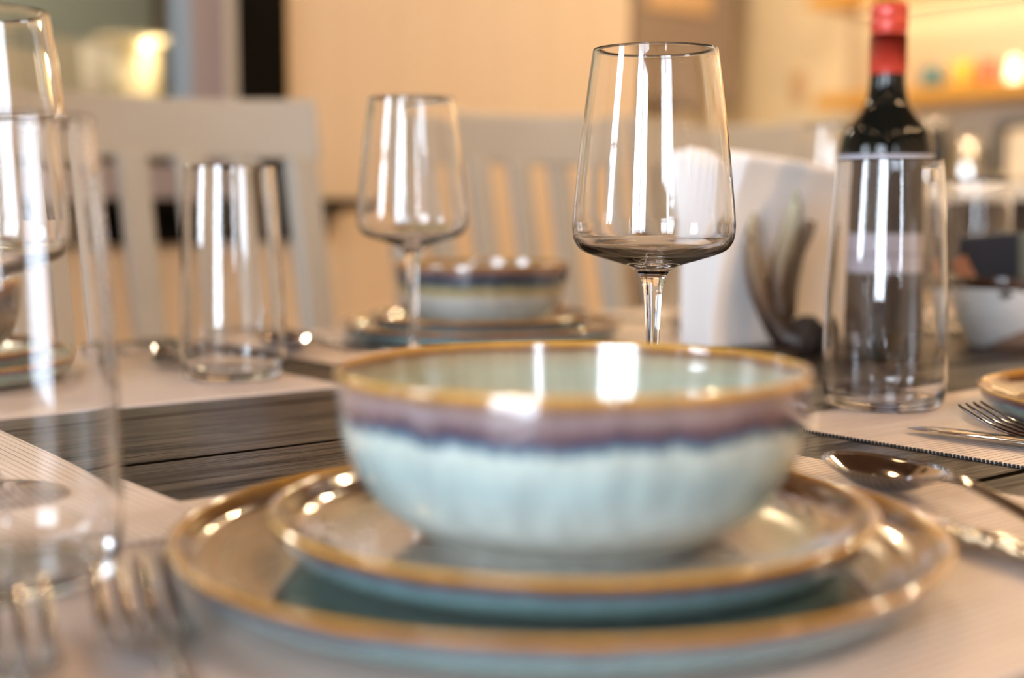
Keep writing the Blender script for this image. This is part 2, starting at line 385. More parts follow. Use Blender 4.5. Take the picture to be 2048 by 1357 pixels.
g_pl_out = glaze('plate_glaze_outside', [(0, (.20, .31, .30)), (.40, (.20, .33, .32)), (.62, (.14, .27, .29)), (.72, (.08, .09, .15)), (.82, (.08, .03, .025)), (.90, (.16, .06, .02)), (1, (.50, .27, .045))], 'z', 0, .0180, .14, (60, 60, 4))

def bowl_bm():
    p = [(0, .003), (.040, .003), (.044, 0), (.048, 0), (.050, .0025), (.0585, .0068), (.0685, .0150), (.0762, .0265), (.0800, .0385), (.0815, .0510), (.0817, .0582), (.0809, .0594), (.0799, .0586), (.0791, .0510), (.0773, .0385), (.0735, .0275), (.0660, .0170), (.054, .0095), (.035, .0065), (0, .006)]
    return lathe(p, 128, lambda s: 0 if s < 11 else 1, 5)
def plate_bm(r, h, foot):
    k = r - .1312
    p = [(0, .0025), (foot - .006, .0025), (foot - .003, 0), (foot, 0), (foot + .002, .0022), (foot + .014, .0030), (r - .0200, .0034), (r - .0095, .0058), (r - .0035, h * .62), (r - .0008, h * .92), (r - .0006, h), (r - .0024, h + .0004), (r - .0046, h * .93), (r - .0090, h * .70), (r - .0155, .0100), (r - .029, .0070), (foot - .02, .0060), (0, .0056)]
    return lathe(p, 160, lambda s: 0 if s < 10.4 else 1, 5)
me_cache = {}
def cached(key, builder, mats):
    if key not in me_cache:
        bm = builder(); me = bpy.data.meshes.new(key[0]); bmesh.ops.recalc_face_normals(bm, faces=bm.faces[:]); bm.to_mesh(me); bm.free()
        for m in mats: me.materials.append(m)
        for p in me.polygons: p.use_smooth = True
        me_cache[key] = me
    return me_cache[key]
def put(name, me, loc, lab, cat, group=None, rz=0):
    o = bpy.data.objects.new(name, me); C.objects.link(o); o.location = loc; o.rotation_euler = (0, 0, rz)
    return tag(o, lab, cat, group)
PH = .0175; SPH = .0180
me_plate = cached(('dinner_plate',), lambda: plate_bm(.1325, PH, .078), [g_pl_out, g_pl_in])
me_side = cached(('salad_plate',), lambda: plate_bm(.1050, SPH, .060), [g_pl_out, g_sp_in])
def setting(cx, cy, gbowl, key, la, lb, lc, rz=0, off=(0, 0)):
    z = T + MT
    put('dinner_plate', me_plate, (cx + off[0], cy + off[1], z), la, 'plate', 'large dinner plates', rz)
    put('salad_plate', me_side, (cx, cy, z + .0064), lb, 'plate', 'small plates', rz + 1)
    if gbowl: put('soup_bowl', cached(('soup_bowl', key), bowl_bm, [gbowl, g_bowl_in]), (cx, cy, z + .0064 + .0064), lc, 'bowl', 'glazed bowls', rz)
setting(0, 0, g_bowl_out, 'teal', 'large brown rimmed dinner plate at the bottom of the nearest stack', 'smaller gold rimmed plate directly under the nearest teal bowl', 'big pale teal bowl with purple band, in the foreground on two plates', 1.0, (-.0058, .0006))
setting(.4606, .6693, g_bowl2_out, 'blue', 'large dinner plate under the dark blue banded bowl across the table', 'smaller plate directly under the dark blue banded bowl', 'glazed bowl with dark blue and ochre bands, across the table in front of the chairs', 2.2)
setting(-.040, .690, g_bowl3_out, 'brown', 'large dark plate at the far left edge behind the glasses', 'small dark plate under the brown bowl at the left edge', 'dark brown glazed bowl cut off by the left edge, seen through glasses', 0.4)
setting(1.0, .69, g_bowl_out, 'teal', 'far dinner plate glimpsed between antlers and right tumbler', 'small far plate under the bowl behind the antlers', 'teal bowl behind the antler napkin holder', 3.0)
setting(.507, .013, g_bowl_out, 'none', 'dark glossy rimmed plate cut off by the right edge, behind the fork', 'small plate stacked on the plate at the right edge', 'x', 1.3) if False else None
put('dinner_plate', me_plate, (.507, .016, T + MT), 'dark glossy brown rimmed plate cut off by the right edge, beside the fork', 'plate', 'large dinner plates', 1.3)

# ------------------------------------------------------------------ glassware
KG = .9875   # overall height factor for the wine glass profile (0.2063 m tall)
WG_BOWL = [(.0056, .0850), (.0064, .0882), (.0084, .0920), (.0140, .0952), (.0250, .0985), (.0355, .1022), (.0402, .1065), (.0420, .1130), (.0415, .1250), (.0386, .1540), (.0348, .1850), (.0321, .2040), (.0315, .2048), (.0309, .2040), (.0336, .1850), (.0374, .1540), (.0403, .1250), (.0407, .1150), (.0394, .1088), (.0350, .1045), (.0240, .1008), (.0110, .0985), (0, .0978)]
WG_STEM = [(.0085, .0065), (.0052, .0110), (.0038, .0200), (.0033, .0350), (.0034, .0500), (.0040, .0680), (.0048, .0790), (.0056, .0850)]
WG_FOOT = [(0, 0), (.0335, 0), (.0350, .0006), (.0338, .0015), (.0220, .0028), (.0130, .0042), (.0085, .0065)]
def no_recalc(bm):
    bmesh.ops.recalc_face_normals(bm, faces=bm.faces[:]); return bm
def outward(me):
    """flip an open lathe so its outer skin faces away from the axis"""
    s = 0
    for p in me.polygons:
        c = p.center; n = p.normal; s += 0
    return me
def lathe_dir(prof, seg, n=5):
    bm = lathe(prof, seg, n=n); bm.normal_update()
    return bm      # profile runs upward on the outside: faces made with one consistent winding
def glass_mesh(name, prof, seg=96, n=6):
    bm = lathe(prof, seg, n=n); bm.normal_update()
    f = max(bm.faces, key=lambda f: math.hypot(f.calc_center_median().x, f.calc_center_median().y)); c = f.calc_center_median()
    # outermost face must look outward (or down for the foot)
    if f.normal.x * c.x + f.normal.y * c.y < 0: bmesh.ops.reverse_faces(bm, faces=bm.faces[:])
    me = bpy.data.meshes.new(name); bm.to_mesh(me); bm.free(); me.materials.append(M['glass'])
    for p in me.polygons: p.use_smooth = True
    return me
ME_WB = glass_mesh('glass_bowl', WG_BOWL, 128); ME_WS = glass_mesh('stem', WG_STEM, 64, 6); ME_WF = glass_mesh('foot', WG_FOOT, 96)
ME_TB = glass_mesh('water_tumbler', [(0, .0012), (.0270, .0010), (.0300, 0), (.0335, .0010), (.0365, .0050), (.0379, .0150), (.0382, .0330), (.0377, .0600), (.0360, .1000), (.0340, .1320), (.0323, .1522), (.0317, .1530), (.0311, .1522), (.0327, .1320), (.0347, .1000), (.0364, .0600), (.0369, .0330), (.0366, .0165), (.0347, .0088), (.0295, .0062), (.0150, .0054), (0, .0052)], 128)
GV = 'long stemmed wine glasses'; GT = 'tall clear tumblers'
def wine(u, v, z, lab):
    t_ = empty('wine_glass', (u, v, z), lab, 'wine glass', GV)
    for n_, me in (('glass_bowl', ME_WB), ('stem', ME_WS), ('foot', ME_WF)):
        link(bpy.data.objects.new(n_, me), t_)
def tumbler(u, v, z, lab): put('water_tumbler', ME_TB, (u, v, z), lab, 'drinking glass', GT)
wine(.1898, .1577, T + MT, 'large empty wine glass in sharp focus right behind the nearest bowl')
wine(.2776, .5111, T + MT, 'smaller looking wine glass across the table, left of the banded bowl')
wine(-.1262, .2390, T + MT * 2, 'blurred wine glass at the left edge behind the front tumbler')
wine(.8150, .5480, T + MT, 'distant wine glass between the napkins and the bottle')
tumbler(.4062, .1735, T + MT, 'clear tumbler on the right, in front of the wine bottle')
tumbler(.1490, .5550, T + MT, 'clear tumbler left of centre, in front of the nearest chair')
tumbler(-.1625, .1005, T + MT * 2 + .0002, 'large blurred tumbler in the left foreground')
tumbler(.923, .454, T, 'distant tumbler behind the birch patterned bowl at right')
tumbler(.690, .600, T + MT, 'distant tumbler seen through the wine glass, left of the napkins')

# ------------------------------------------------------------------ wine bottle
M['bottle'] = mat('black_green_glass', (.004, .005, .004), .03, spec=.4)
M['cap'] = mat('red_foil', (.50, .045, .025), .34, metal=.2, coat=.3)
def label_mat():
    m = mat('bottle_label', (.05, .05, .06), .45, spec=.2); t = NT(m)
    tc = t.n('ShaderNodeTexCoord'); sp = t.n('ShaderNodeSeparateXYZ'); t.l(tc.outputs['Object'], sp.inputs[0]); z = sp.outputs[2]
    def band(a, b): return t.math('MULTIPLY', t.math('GREATER_THAN', z, a), t.math('LESS_THAN', z, b))
    c = t.mix(band(.072, .104), (.012, .012, .014), (.30, .29, .34))
    c = t.mix(band(.086, .0875), c, (.12, .11, .13)); c = t.mix(band(.1625, .1668), c, (.48, .48, .55)); t.color(c)
    return m
bt = empty('wine_bottle', (.6440, .3560, T), 'dark red wine bottle with red foil cap standing mid table behind the right tumbler', 'bottle')
bm = lathe([(0, .006), (.022, .003), (.030, 0), (.0353, .001), (.0380, .006), (.0386, .020), (.0386, .090), (.0386, .163), (.0380, .176), (.0342, .189), (.0255, .1985), (.0190, .2080), (.0160, .2180), (.0144, .2320), (.0138, .2600), (.0138, .2890), (0, .2890)], 96, n=4); mesh_obj('bottle_body', bm, M['bottle'], bt)
bm = lathe([(.0148, .2335), (.0151, .2345), (.0150, .2660), (.0151, .2655), (.0144, .2668), (.0144, .2685), (.0152, .2700), (.0153, .2780), (.0147, .2788), (.0147, .2798), (.0151, .2806), (.0150, .2885), (.0140, .2902), (0, .2904)], 64, n=1); mesh_obj('foil_cap', bm, M['cap'], bt)
bm = bmesh.new(); n = 60
for zc in (.022, .1680):
    for k in range(n + 1):
        a = R(232 - 125) + R(250) * k / n; bm.verts.new((.03885 * math.cos(a), .03885 * math.sin(a), zc))
bm.verts.ensure_lookup_table()
for k in range(n): bm.faces.new((bm.verts[k], bm.verts[k + 1], bm.verts[n + 2 + k], bm.verts[n + 1 + k]))
mesh_obj('label', bm, label_mat(), bt)

# ------------------------------------------------------------------ cutlery (local +Y is the tip end)
def fork():
    t_ = empty('fork', (0, 0, 0), 'f', 'fork')
    bm = bmesh.new()
    hp = [(0, -.150, .0030), (0, -.135, .0050), (0, -.10, .0085), (0, -.06, .0120), (0, -.035, .0130), (0, -.018, .0100), (0, -.006, .0062), (0, .006, .0046)]
    hr = [(.0050, .0012), (.0062, .0020), (.0052, .0022), (.0038, .0022), (.0030, .0020), (.0055, .0015), (.0112, .0011), (.0134, .0010)]
    tube(bm, spline(hp, 4), spline(hr, 4), 20); mesh_obj('handle', bm, M['fork_steel'], t_)
    for k in range(4):
        x = (k - 1.5) * .0070; bm = bmesh.new()
        tube(bm, spline([(x, .004, .0046), (x, .018, .0050), (x * 1.02, .034, .0085), (x * 1.03, .050, .0150), (x * 1.03, .054, .0172)], 4), spline([(.0026, .0011), (.0024, .0011), (.0020, .0010), (.0013, .0008), (.0006, .0005)], 4), 10)
        mesh_obj('tine', bm, M['fork_steel'], t_)
    return t_
def knife():
    t_ = empty('table_knife', (0, 0, 0), 'k', 'knife')
    bm = bmesh.new(); tube(bm, spline([(0, -.120, .0050), (0, -.11, .0058), (0, -.06, .0054), (0, -.015, .0050), (0, 0, .0046)], 5), spline([(.0050, .0026), (.0078, .0045), (.0070, .0042), (.0055, .0038), (.0045, .0022)], 5), 20)
    mesh_obj('handle', bm, M['hammered'], t_)
    bm = bmesh.new(); tube(bm, spline([(0, -.002, .0046), (0, .02, .0046), (.0004, .06, .0042), (.0010, .09, .0036), (-.0008, .108, .0030), (-.0030, .114, .0028)], 6), spline([(.0042, .0014), (.0078, .0012), (.0092, .0011), (.0090, .0010), (.0056, .0008), (.0012, .0005)], 6), 16)
    mesh_obj('blade', bm, M['steel'], t_)
    return t_
def spoon():
    t_ = empty('soup_spoon', (0, 0, 0), 's', 'spoon')
    bm = bmesh.new(); L, Wd, D = .0390, .0215, .0100; nr, ns = 10, 40; rings = {}
    for side, off in ((0, 0), (1, .0011)):
        c0 = bm.verts.new((0, 0, .0112 - D + off - .0006)); rr = []
        for i in range(1, nr + 1):
            q = i / nr; ring = []
            for k in range(ns):
                a = 2 * math.pi * k / ns; egg = 1 + .13 * -math.sin(a)
                x = Wd * q * math.cos(a) * egg; y = L * q * math.sin(a)
                z = .0112 - D * (1 - q ** 2.2) + (.0024 * (-y / L) if y < 0 else 0) * q + (off if i < nr else off * .5)
                ring.append(bm.verts.new((x, y, z)))
            rr.append(ring)
        for k in range(ns): bm.faces.new((c0, rr[0][k], rr[0][(k + 1) % ns]))
        for i in range(nr - 1):
            for k in range(ns): bm.faces.new((rr[i][k], rr[i + 1][k], rr[i + 1][(k + 1) % ns], rr[i][(k + 1) % ns]))
        rings[side] = rr[-1]
    for k in range(ns): bm.faces.new((rings[0][k], rings[0][(k + 1) % ns], rings[1][(k + 1) % ns], rings[1][k]))
    mesh_obj('spoon_bowl', bm, M['steel'], t_)
    bm = bmesh.new(); tube(bm, spline([(0, -.036, .0126), (0, -.046, .0148), (0, -.058, .0155), (0, -.085, .0120), (0, -.125, .0062), (0, -.152, .0042), (0, -.160, .0034)], 5), spline([(.0048, .0010), (.0030, .0016), (.0028, .0018), (.0040, .0019), (.0062, .0017), (.0068, .0015), (.0030, .0010)], 5), 18)
    mesh_obj('handle', bm, M['steel'], t_)
    return t_
fk, kn, sn = fork(), knife(), spoon()
def aim(du, dv): return math.atan2(dv, du) - math.pi / 2     # rotation that points local +Y along (du, dv)
Z1 = T + MT
def place(proto, first, u, v, du, dv, lab, group, z=Z1, tip=0):
    o = proto if first else copy_tree(proto)
    n_ = math.hypot(du, dv)
    return retag(o, lab, (u - du / n_ * tip, v - dv / n_ * tip, z), aim(du, dv), group)
GF, GK, GS = 'dinner forks', 'table knives', 'soup spoons'
place(fk, True, -.141, .050, .27, .96, 'blurred fork in the bottom left corner, the one nearest the plates', GF, tip=.054)
place(fk, False, -.180, .050, .27, .96, 'blurred fork at the far bottom left corner, outermost of the pair', GF, tip=.054)
place(fk, False, .358, .080, -.02, 1, 'fork with tines pointing up by the plate at the right edge', GF, tip=.054)
place(fk, False, .135, .600, -.12, -1, 'dark fork lying across the table left of the smaller tumbler', GF, tip=.054)
place(fk, False, .165, .615, -.12, -1, 'dark fork lying across the table right behind the smaller tumbler', GF, tip=.054)
place(kn, True, .166, .064, .24, .97, 'knife with bright hammered handle at the right of the nearest plates', GK, tip=.114)
place(kn, False, .336, .102, -.04, 1, 'table knife on the right placemat with its blade tip showing', GK, tip=.114)
place(kn, False, .325, .610, .05, -1, 'distant knife beside the plates of the banded bowl', GK, tip=.114)
place(sn, True, .205, .049, .35, 1, 'big shiny spoon right of the nearest bowl', GS, tip=.0375)
place(sn, False, .272, .655, .06, -1, 'distant spoon with grey bowl right of the smaller tumbler', GS, tip=.0375)

# ------------------------------------------------------------------ napkins in the antler holder
M['napkin'] = mat('paper_napkin', (.88, .86, .85), .8, spec=.2); t = NT(M['napkin']); t.p.inputs['Subsurface Weight'].default_value = .0
t.bump(t.noise(t.coord((40, 40, 40)), 1, 4), .25, .002)
def napkin(k, n):
    """a folded paper napkin standing on its fold: several wavy plies joined at the bottom"""
    bm = bmesh.new(); W_, H_ = .165, .174 - .002 * abs(k - 2); nx, nz = 22, 26; q = k / (n - 1)
    lean = -.006 + .040 * q ** 1.4; ph = .6 * k
    def pos(i, j, off):
        x = W_ * i / nx; z = j / nz
        y = .0320 * (1 - q) + off
        y += -lean * z ** 2 * (1 - .25 * x / W_) + .0035 * math.sin(7.5 * z + ph * .5) * z + .0022 * math.sin(30 * x + ph + 3 * z) * z
        hh = H_ * (1 - (.05 + .05 * q) * (x / W_) ** 1.6 * 1.0)
        return (x + .006 * math.sin(5 * z + ph) * z, y, hh * z + .0015)
    for off0 in (0, .0022):
        sh = {}
        for s_, off in ((0, off0), (1, off0 + .0013)):
            sh[s_] = [[bm.verts.new(pos(i, j, off)) for j in range(nz + 1)] for i in range(nx + 1)]
            for i in range(nx):
                for j in range(nz): bm.faces.new((sh[s_][i][j], sh[s_][i + 1][j], sh[s_][i + 1][j + 1], sh[s_][i][j + 1]))
        A, B = sh[0], sh[1]
        for i in range(nx):
            bm.faces.new((A[i][nz], A[i + 1][nz], B[i + 1][nz], B[i][nz])); bm.faces.new((A[i][0], B[i][0], B[i + 1][0], A[i + 1][0]))
        for j in range(nz):
            bm.faces.new((A[0][j], A[0][j + 1], B[0][j + 1], B[0][j])); bm.faces.new((A[nx][j], B[nx][j], B[nx][j + 1], A[nx][j + 1]))
    return bm
NN = 7
for k in range(NN):
    lab = ('white paper napkin, the leftmost of the upright stack' if k == 0 else 'white paper napkin facing the antlers, the front one of the upright stack' if k == NN - 1 else 'white paper napkin inside the upright stack in the antler holder')
    o = mesh_obj('paper_napkin', napkin(k, NN), M['napkin'], None, (.548, .4600, T + .0005)); tag(o, lab, 'napkin', 'paper napkins in the holder' if 0 < k < NN - 1 else 'paper napkins at the ends')
def antler_mat():
    m = mat('antler', (.5, .45, .33), .42); t = NT(m)
    tc = t.n('ShaderNodeTexCoord'); sp = t.n('ShaderNodeSeparateXYZ'); t.l(tc.outputs['Object'], sp.inputs[0])
    n = t.noise(t.coord((90, 90, 14)), 1, 4)
    f = t.math('ADD', t.math('MULTIPLY', sp.outputs[2], 6.4), t.math('MULTIPLY', t.math('SUBTRACT', n, .5), .55))
    t.color(t.ramp(f, [(.10, (.025, .013, .008)), (.38, (.11, .06, .03)), (.60, (.27, .19, .10)), (.80, (.42, .39, .26)), (1, (.52, .51, .38))]))
    t.bump(n, .5, .002)
    return m
M['antler'] = antler_mat(); M['burr'] = mat('antler_burr', (.035, .022, .015), .75); t = NT(M['burr']); t.bump(t.noise(t.coord(), 160, 4), 1, .004)
hd = empty('napkin_holder', (.610, .4125, T), 'napkin holder made of deer antlers with dark knobbly base, in front of the napkins', 'napkin holder')
box_obj('base', (-.060, .050, -.012, .030, 0, .006), M['burr'], hd, bev=.0015)
SX, SY = .788, -.616        # direction across the picture, along which the antlers spread
def A(s, z, dep=0): return (s * SX + dep * .616, s * SY + dep * .788, z)
K = .000432
def px(x, y, dep=0): return A((x - 1600) * K, max(.004, (704 - y) * K * 1.0 + .004), dep)
def tine(name, pts, rad, m=None):
    bm = bmesh.new(); tube(bm, spline(pts, 6), [r[0] for r in spline([(r,) for r in rad], 6)], 18); mesh_obj(name, bm, m or M['antler'], hd)
tine('tine', [px(1606, 690, -.006), px(1568, 678), px(1538, 640), px(1512, 580), px(1500, 520), px(1499, 470), px(1503, 434)], [.0130, .0120, .0095, .0085, .0070, .0048, .0012])
tine('tine', [px(1560, 672, .006), px(1558, 620, .006), px(1556, 570, .004), px(1566, 510, .002), px(1578, 450), px(1583, 415), px(1582, 386)], [.0120, .0110, .0100, .0092, .0075, .0050, .0012])
tine('tine', [px(1575, 640, .012), px(1582, 580, .014), px(1595, 520, .016), px(1612, 480, .016), px(1622, 452, .016)], [.0085, .0070, .0062, .0060, .0050], mat('brown_antler', (.20, .125, .065), .5))
bm = bmesh.new(); bmesh.ops.create_icosphere(bm, subdivisions=4, radius=1)
for v_ in bm.verts:
    a = v_.co.copy(); rr = 1 + .13 * math.sin(9 * a.x + 4 * a.z) * math.cos(8 * a.y) + .07 * math.sin(23 * a.y + 11 * a.x)
    v_.co = Vector((a.x * .0155 * rr, a.y * .0150 * rr, a.z * .0155 * rr))
mesh_obj('burr', bm, M['burr'], hd, A(.004, .0168, -.004))

# ------------------------------------------------------------------ birch patterned bowl with packets
def birch_mat():
    m = mat('birch_bark_glaze', (.7, .7, .68), .35, coat=.4); t = NT(m)
    n = t.noise(t.coord((30, 30, 260)), 1, 3, .6); n2 = t.noise(t.coord((38, 38, 75), (3, 1, 2)), 1, 2); n3 = t.noise(t.coord((22, 22, 22), (.5, 0, 0)), 1, 1)
    c = t.mix(t.math('MULTIPLY', n, .8), (.88, .90, .90), (.45, .46, .47))
    c = t.mix(t.math('GREATER_THAN', n2, .60), c, (.03, .03, .032))
    c = t.mix(t.math('GREATER_THAN', n3, .55), c, (.34, .22, .16)); t.color(c); t.bump(n, .3, .001)
    return m
bb = empty('birch_bowl', (.806, .343, T), 'small white birch bark patterned bowl with dark rim at the right edge', 'bowl')
bm = lathe([(0, .002), (.024, .002), (.027, 0), (.030, .001), (.036, .010), (.0445, .030), (.0488, .050), (.0500, .060), (.0490, .0605), (.0470, .056), (.043, .034), (.033, .012), (0, .008)], 96, n=4); mesh_obj('bowl_body', bm, birch_mat(), bb)
bm = lathe([(.0484, .0500), (.0500, .0560), (.0506, .0620), (.0498, .0636), (.0484, .0630), (.0470, .0560)], 96, n=3, closed=True); mesh_obj('rim', bm, mat('dark_brown_rim', (.05, .026, .015), .2, coat=1), bb)
M['navy'] = mat('navy_card', (.008, .012, .022), .5); M['green'] = mat('grey_green_card', (.08, .10, .09), .5); M['tan'] = mat('ochre_card', (.30, .19, .08), .5)
def packet(loc, rot, mats, lab, size=(.058, .006, .082)):
    t_ = empty('tea_packet', loc, lab, 'packet'); t_.rotation_euler = rot
    a, b, c_ = size; box_obj('sleeve', (-a / 2, a / 2, -b / 2, b / 2, 0, c_), mats[0], t_, bev=.001)
    box_obj('stripe', (-a * .12, a * .16, -b / 2 - .0006, -b / 2, c_ * .15, c_ * .85), mats[1], t_, rot=(0, R(-24), 0))
bx_, by_ = .806, .343
packet((bx_ - .008, by_ + .010, T + .016), (R(6), R(-5), R(-38)), (M['navy'], mat('copper_stripe', (.35, .15, .08), .4)), 'dark navy packet standing in the birch patterned bowl', (.052, .006, .085))
packet((bx_ + .006, by_ - .006, T + .014), (R(-4), R(5), R(-30)), (M['green'], M['navy']), 'grey green packet standing in the birch patterned bowl', (.050, .006, .088))
packet((bx_ + .022, by_ - .016, T + .021), (R(-6), R(9), R(-42)), (M['tan'], M['green']), 'ochre packet at the right side of the birch patterned bowl', (.040, .006, .080))

# ------------------------------------------------------------------ chairs (local -Y is the front; origin on the floor below the top rail)
def chair():
    t_ = empty('dining_chair', (0, 0, 0), 'c', 'chair', 'painted slat back chairs')
    ZT = T + .267; ZR = ZT - .082; W2 = .190
    def yb(z): return -.05 * max(0, (ZT - z) / .26) ** 1.0 if z > .75 else -.05 - .06 * (.77 - z) / .31 if z > .45 else -.11 + .05 * (.45 - z) / .45
    bm = bmesh.new(); nx = 16
    for i in range(nx):
        a, b = -.216 + .432 * i / nx, -.216 + .432 * (i + 1) / nx
        cv = lambda x: .030 * (x / .216) ** 2 * -1 + .022
        vs = []
        for x in (a, b):
            for dy in (-.012, .012):
                for z in (ZR, ZT - .008 * 0 + .006 * (1 - (x / .216) ** 2) * -1):
                    vs.append(bm.verts.new((x, yb(z) + cv(x) + dy, z)))
        for f in ((0, 1, 5, 4), (2, 6, 7, 3), (1, 3, 7, 5), (0, 4, 6, 2), (0, 2, 3, 1), (4, 5, 7, 6)): bm.faces.new([vs[k] for k in f])
    bmesh.ops.remove_doubles(bm, verts=bm.verts[:], dist=1e-5)
    cent = {}
    for f in bm.faces[:]: cent.setdefault(tuple(round(q, 4) for q in f.calc_center_median()), []).append(f)
    dead = [f for fs in cent.values() if len(fs) > 1 for f in fs]
    bmesh.ops.delete(bm, geom=dead, context='FACES')
    r_ = mesh_obj('top_rail', bm, M['chair'], t_, smooth=False)
    bv = r_.modifiers.new('bevel', 'BEVEL'); bv.width = .004; bv.segments = 3; bv.limit_method = 'ANGLE'; bv.angle_limit = R(40)
    def stick(name, x, z0, z1, wx, wy, off=0):
        bm = bmesh.new(); n = 10; rings = []
        for k in range(n + 1):
            z = z0 + (z1 - z0) * k / n; y = yb(z) + off
            rings.append([bm.verts.new((x + a * wx / 2, y + b * wy / 2, z)) for a, b in ((-1, -1), (1, -1), (1, 1), (-1, 1))])
        for k in range(n):
            for j in range(4): bm.faces.new((rings[k][j], rings[k][(j + 1) % 4], rings[k + 1][(j + 1) % 4], rings[k + 1][j]))
        bm.faces.new(rings[0][::-1]); bm.faces.new(rings[-1])
        o = mesh_obj(name, bm, M['chair'], t_, smooth=False); b_ = o.modifiers.new('bevel', 'BEVEL'); b_.width = .004; b_.segments = 3; b_.limit_method = 'ANGLE'; b_.angle_limit = R(40)
    for s in (-1, 1): stick('back_post', s * W2, 0, ZR + .004, .040, .030, -.004)
    for k in range(4): stick('slat', (k - 1.5) * .078, .47, ZR + .006, .040, .014, .012)
    box_obj('seat', (-.23, .23, -.52, -.085, .44, .47), M['chair'], t_, bev=.008)
    for s in (-1, 1): box_obj('front_leg', (s * .19 - .02, s * .19 + .02, -.50, -.46, 0, .44), M['chair'], t_, bev=.004)
    bm = bmesh.new(); box(bm, -.18, .18, -.495, -.475, .37, .44); box(bm, -.205, -.185, -.475, -.12, .37, .44); box(bm, .185, .205, -.475, -.12, .37, .44)
    mesh_obj('seat_frame', bm, M['chair'], t_, smooth=False)
    return t_
ch = chair(); retag(ch, 'off white slat back chair at the left, behind the smaller tumbler', (.424, 1.30, 0), R(0))
ch2 = copy_tree(ch); retag(ch2, 'off white slat back chair behind the banded bowl', (.960, 1.30, 0))
ch3 = copy_tree(ch); retag(ch3, 'far off white chair, its top rail just showing above the napkins', (1.42, 1.30, 0))

# ------------------------------------------------------------------ kitchen beyond
M['shelf'] = paint('honey_wood', (.56, .30, .06), .4)
M['taupe'] = paint('taupe_cabinet', (.20, .155, .13), .45)
M['ochre'] = paint('ochre_cabinet', (.26, .16, .06), .5)
M['grey'] = paint('pale_grey_tile', (.50, .48, .45), .3)
M['led'] = mat('warm_lamp_glow', (1, .9, .7), .5, emis=(1, .72, .34), est=3)
for k, (z, v0) in enumerate(((1.222, 3.02), (1.588, 3.06))):
    s_ = empty('wall_shelf', (U1 - .13, v0, z), ['lower honey wood shelf on the kitchen wall, holding the mugs', 'upper honey wood shelf at the top edge above the bottle'][k], 'shelf', 'kitchen shelves')
    box_obj('board', (-.12, .13, -1.9, 0, 0, .045), M['shelf'], s_, bev=.003)
    if k == 1:
        box_obj('light_strip', (.06, .08, -1.85, -.1, -.006, 0), M['led'], s_)
        light('strip_lamp', 'AREA', (.04, -.95, -.010), 3.8, (1, .76, .46), s_, size=.05, size_y=1.8)
struct(box_obj('trim_backsplash', (U1 - .012, U1, 1.0, 3.4, .93, 1.20), M['grey']))
def mug(v, col, lab, r=.035, h=.080, u=3.87):
    t_ = empty('mug', (u, v, 1.267), lab, 'mug', 'coloured mugs on the shelf', R(20)); m = mat('mug_' + lab.split()[0], col, .25, coat=.6)
    bm = lathe([(0, 0), (r * .8, 0), (r * .95, .004), (r, .02), (r, h), (r - .004, h), (r - .005, .02), (r * .6, .006), (0, .006)], 40, n=1); mesh_obj('cup', bm, m, t_)
    bm = bmesh.new(); tube(bm, [(0, -r + .003 - .020 * math.sin(math.pi * k / 10), h * .2 + h * .6 * k / 10) for k in range(11)], [.005] * 11, 8, up=Vector((1, 0, 0))); mesh_obj('handle', bm, m, t_)
mug(2.600, (.03, .16, .20), 'teal mug on the kitchen shelf'); mug(2.478, (.78, .48, .05), 'yellow mug on the kitchen shelf', h=.095, r=.037); mug(2.375, (.62, .13, .06), 'red mug on the kitchen shelf', h=.088); mug(2.190, (.65, .22, .08), 'orange mug at the right end of the visible shelf', h=.095)
t_ = empty('shelf_lamp', (3.87, 2.277, 1.267), 'small glowing white lamp between red and orange mugs', 'lamp')
mesh_obj('lamp_glass', lathe([(0, 0), (.020, 0), (.024, .02), (.021, .06), (.012, .085), (0, .088)], 32, n=3), mat('lamp_globe', (1, .95, .8), .4, emis=(1, .80, .48), est=3), t_)
# counter and cabinets
ct = empty('kitchen_counter', (3.68, 2.0, 0), 'white topped kitchen counter along the far right wall', 'counter')
box_obj('worktop', (-.30, .295, -1.2, 1.70, .89, .93), M['white'], ct, bev=.003); box_obj('cabinet_body', (-.27, .295, -1.2, 1.70, 0, .89), mat('charcoal_cabinet', (.035, .03, .03), .4), ct)
kb = empty('base_cabinet', (2.6, 3.45, 0), 'ochre brown base cabinet seen between the wine glass stem and napkins', 'cabinet')
box_obj('cabinet_body', (-.6, .70, -.28, .28, .1, .88), M['ochre'], kb, bev=.003); box_obj('worktop', (-.6, .70, -.30, .28, .88, .92), M['grey'], kb); box_obj('plinth', (-.58, .72, -.24, .28, 0, .1), M['black'], kb)
wc = empty('wall_cabinet', (3.45, 3.57, 1.24), 'taupe wall cabinet behind the large wine glass', 'cabinet')
box_obj('cabinet_body', (-.30, .27, -.17, .18, 0, .85), M['taupe'], wc, bev=.003); box_obj('door', (-.28, .25, -.19, -.17, .02, .83), M['taupe'], wc, bev=.003)
box_obj('door_reflection', (-.21, .12, -.196, -.19, .34, .76), mat('tan_reflection', (.42, .28, .16), .5), wc)  # tan reflection on the cabinet front, put in as a coloured panel
ol = empty('wall_outlet', (U1, 3.306, 1.33), 'small tan wall outlet on the kitchen wall', 'outlet'); box_obj('cover_plate', (-.008, 0, -.035, .035, -.06, .06), mat('tan_plastic', (.50, .33, .20), .4), ol, bev=.002)
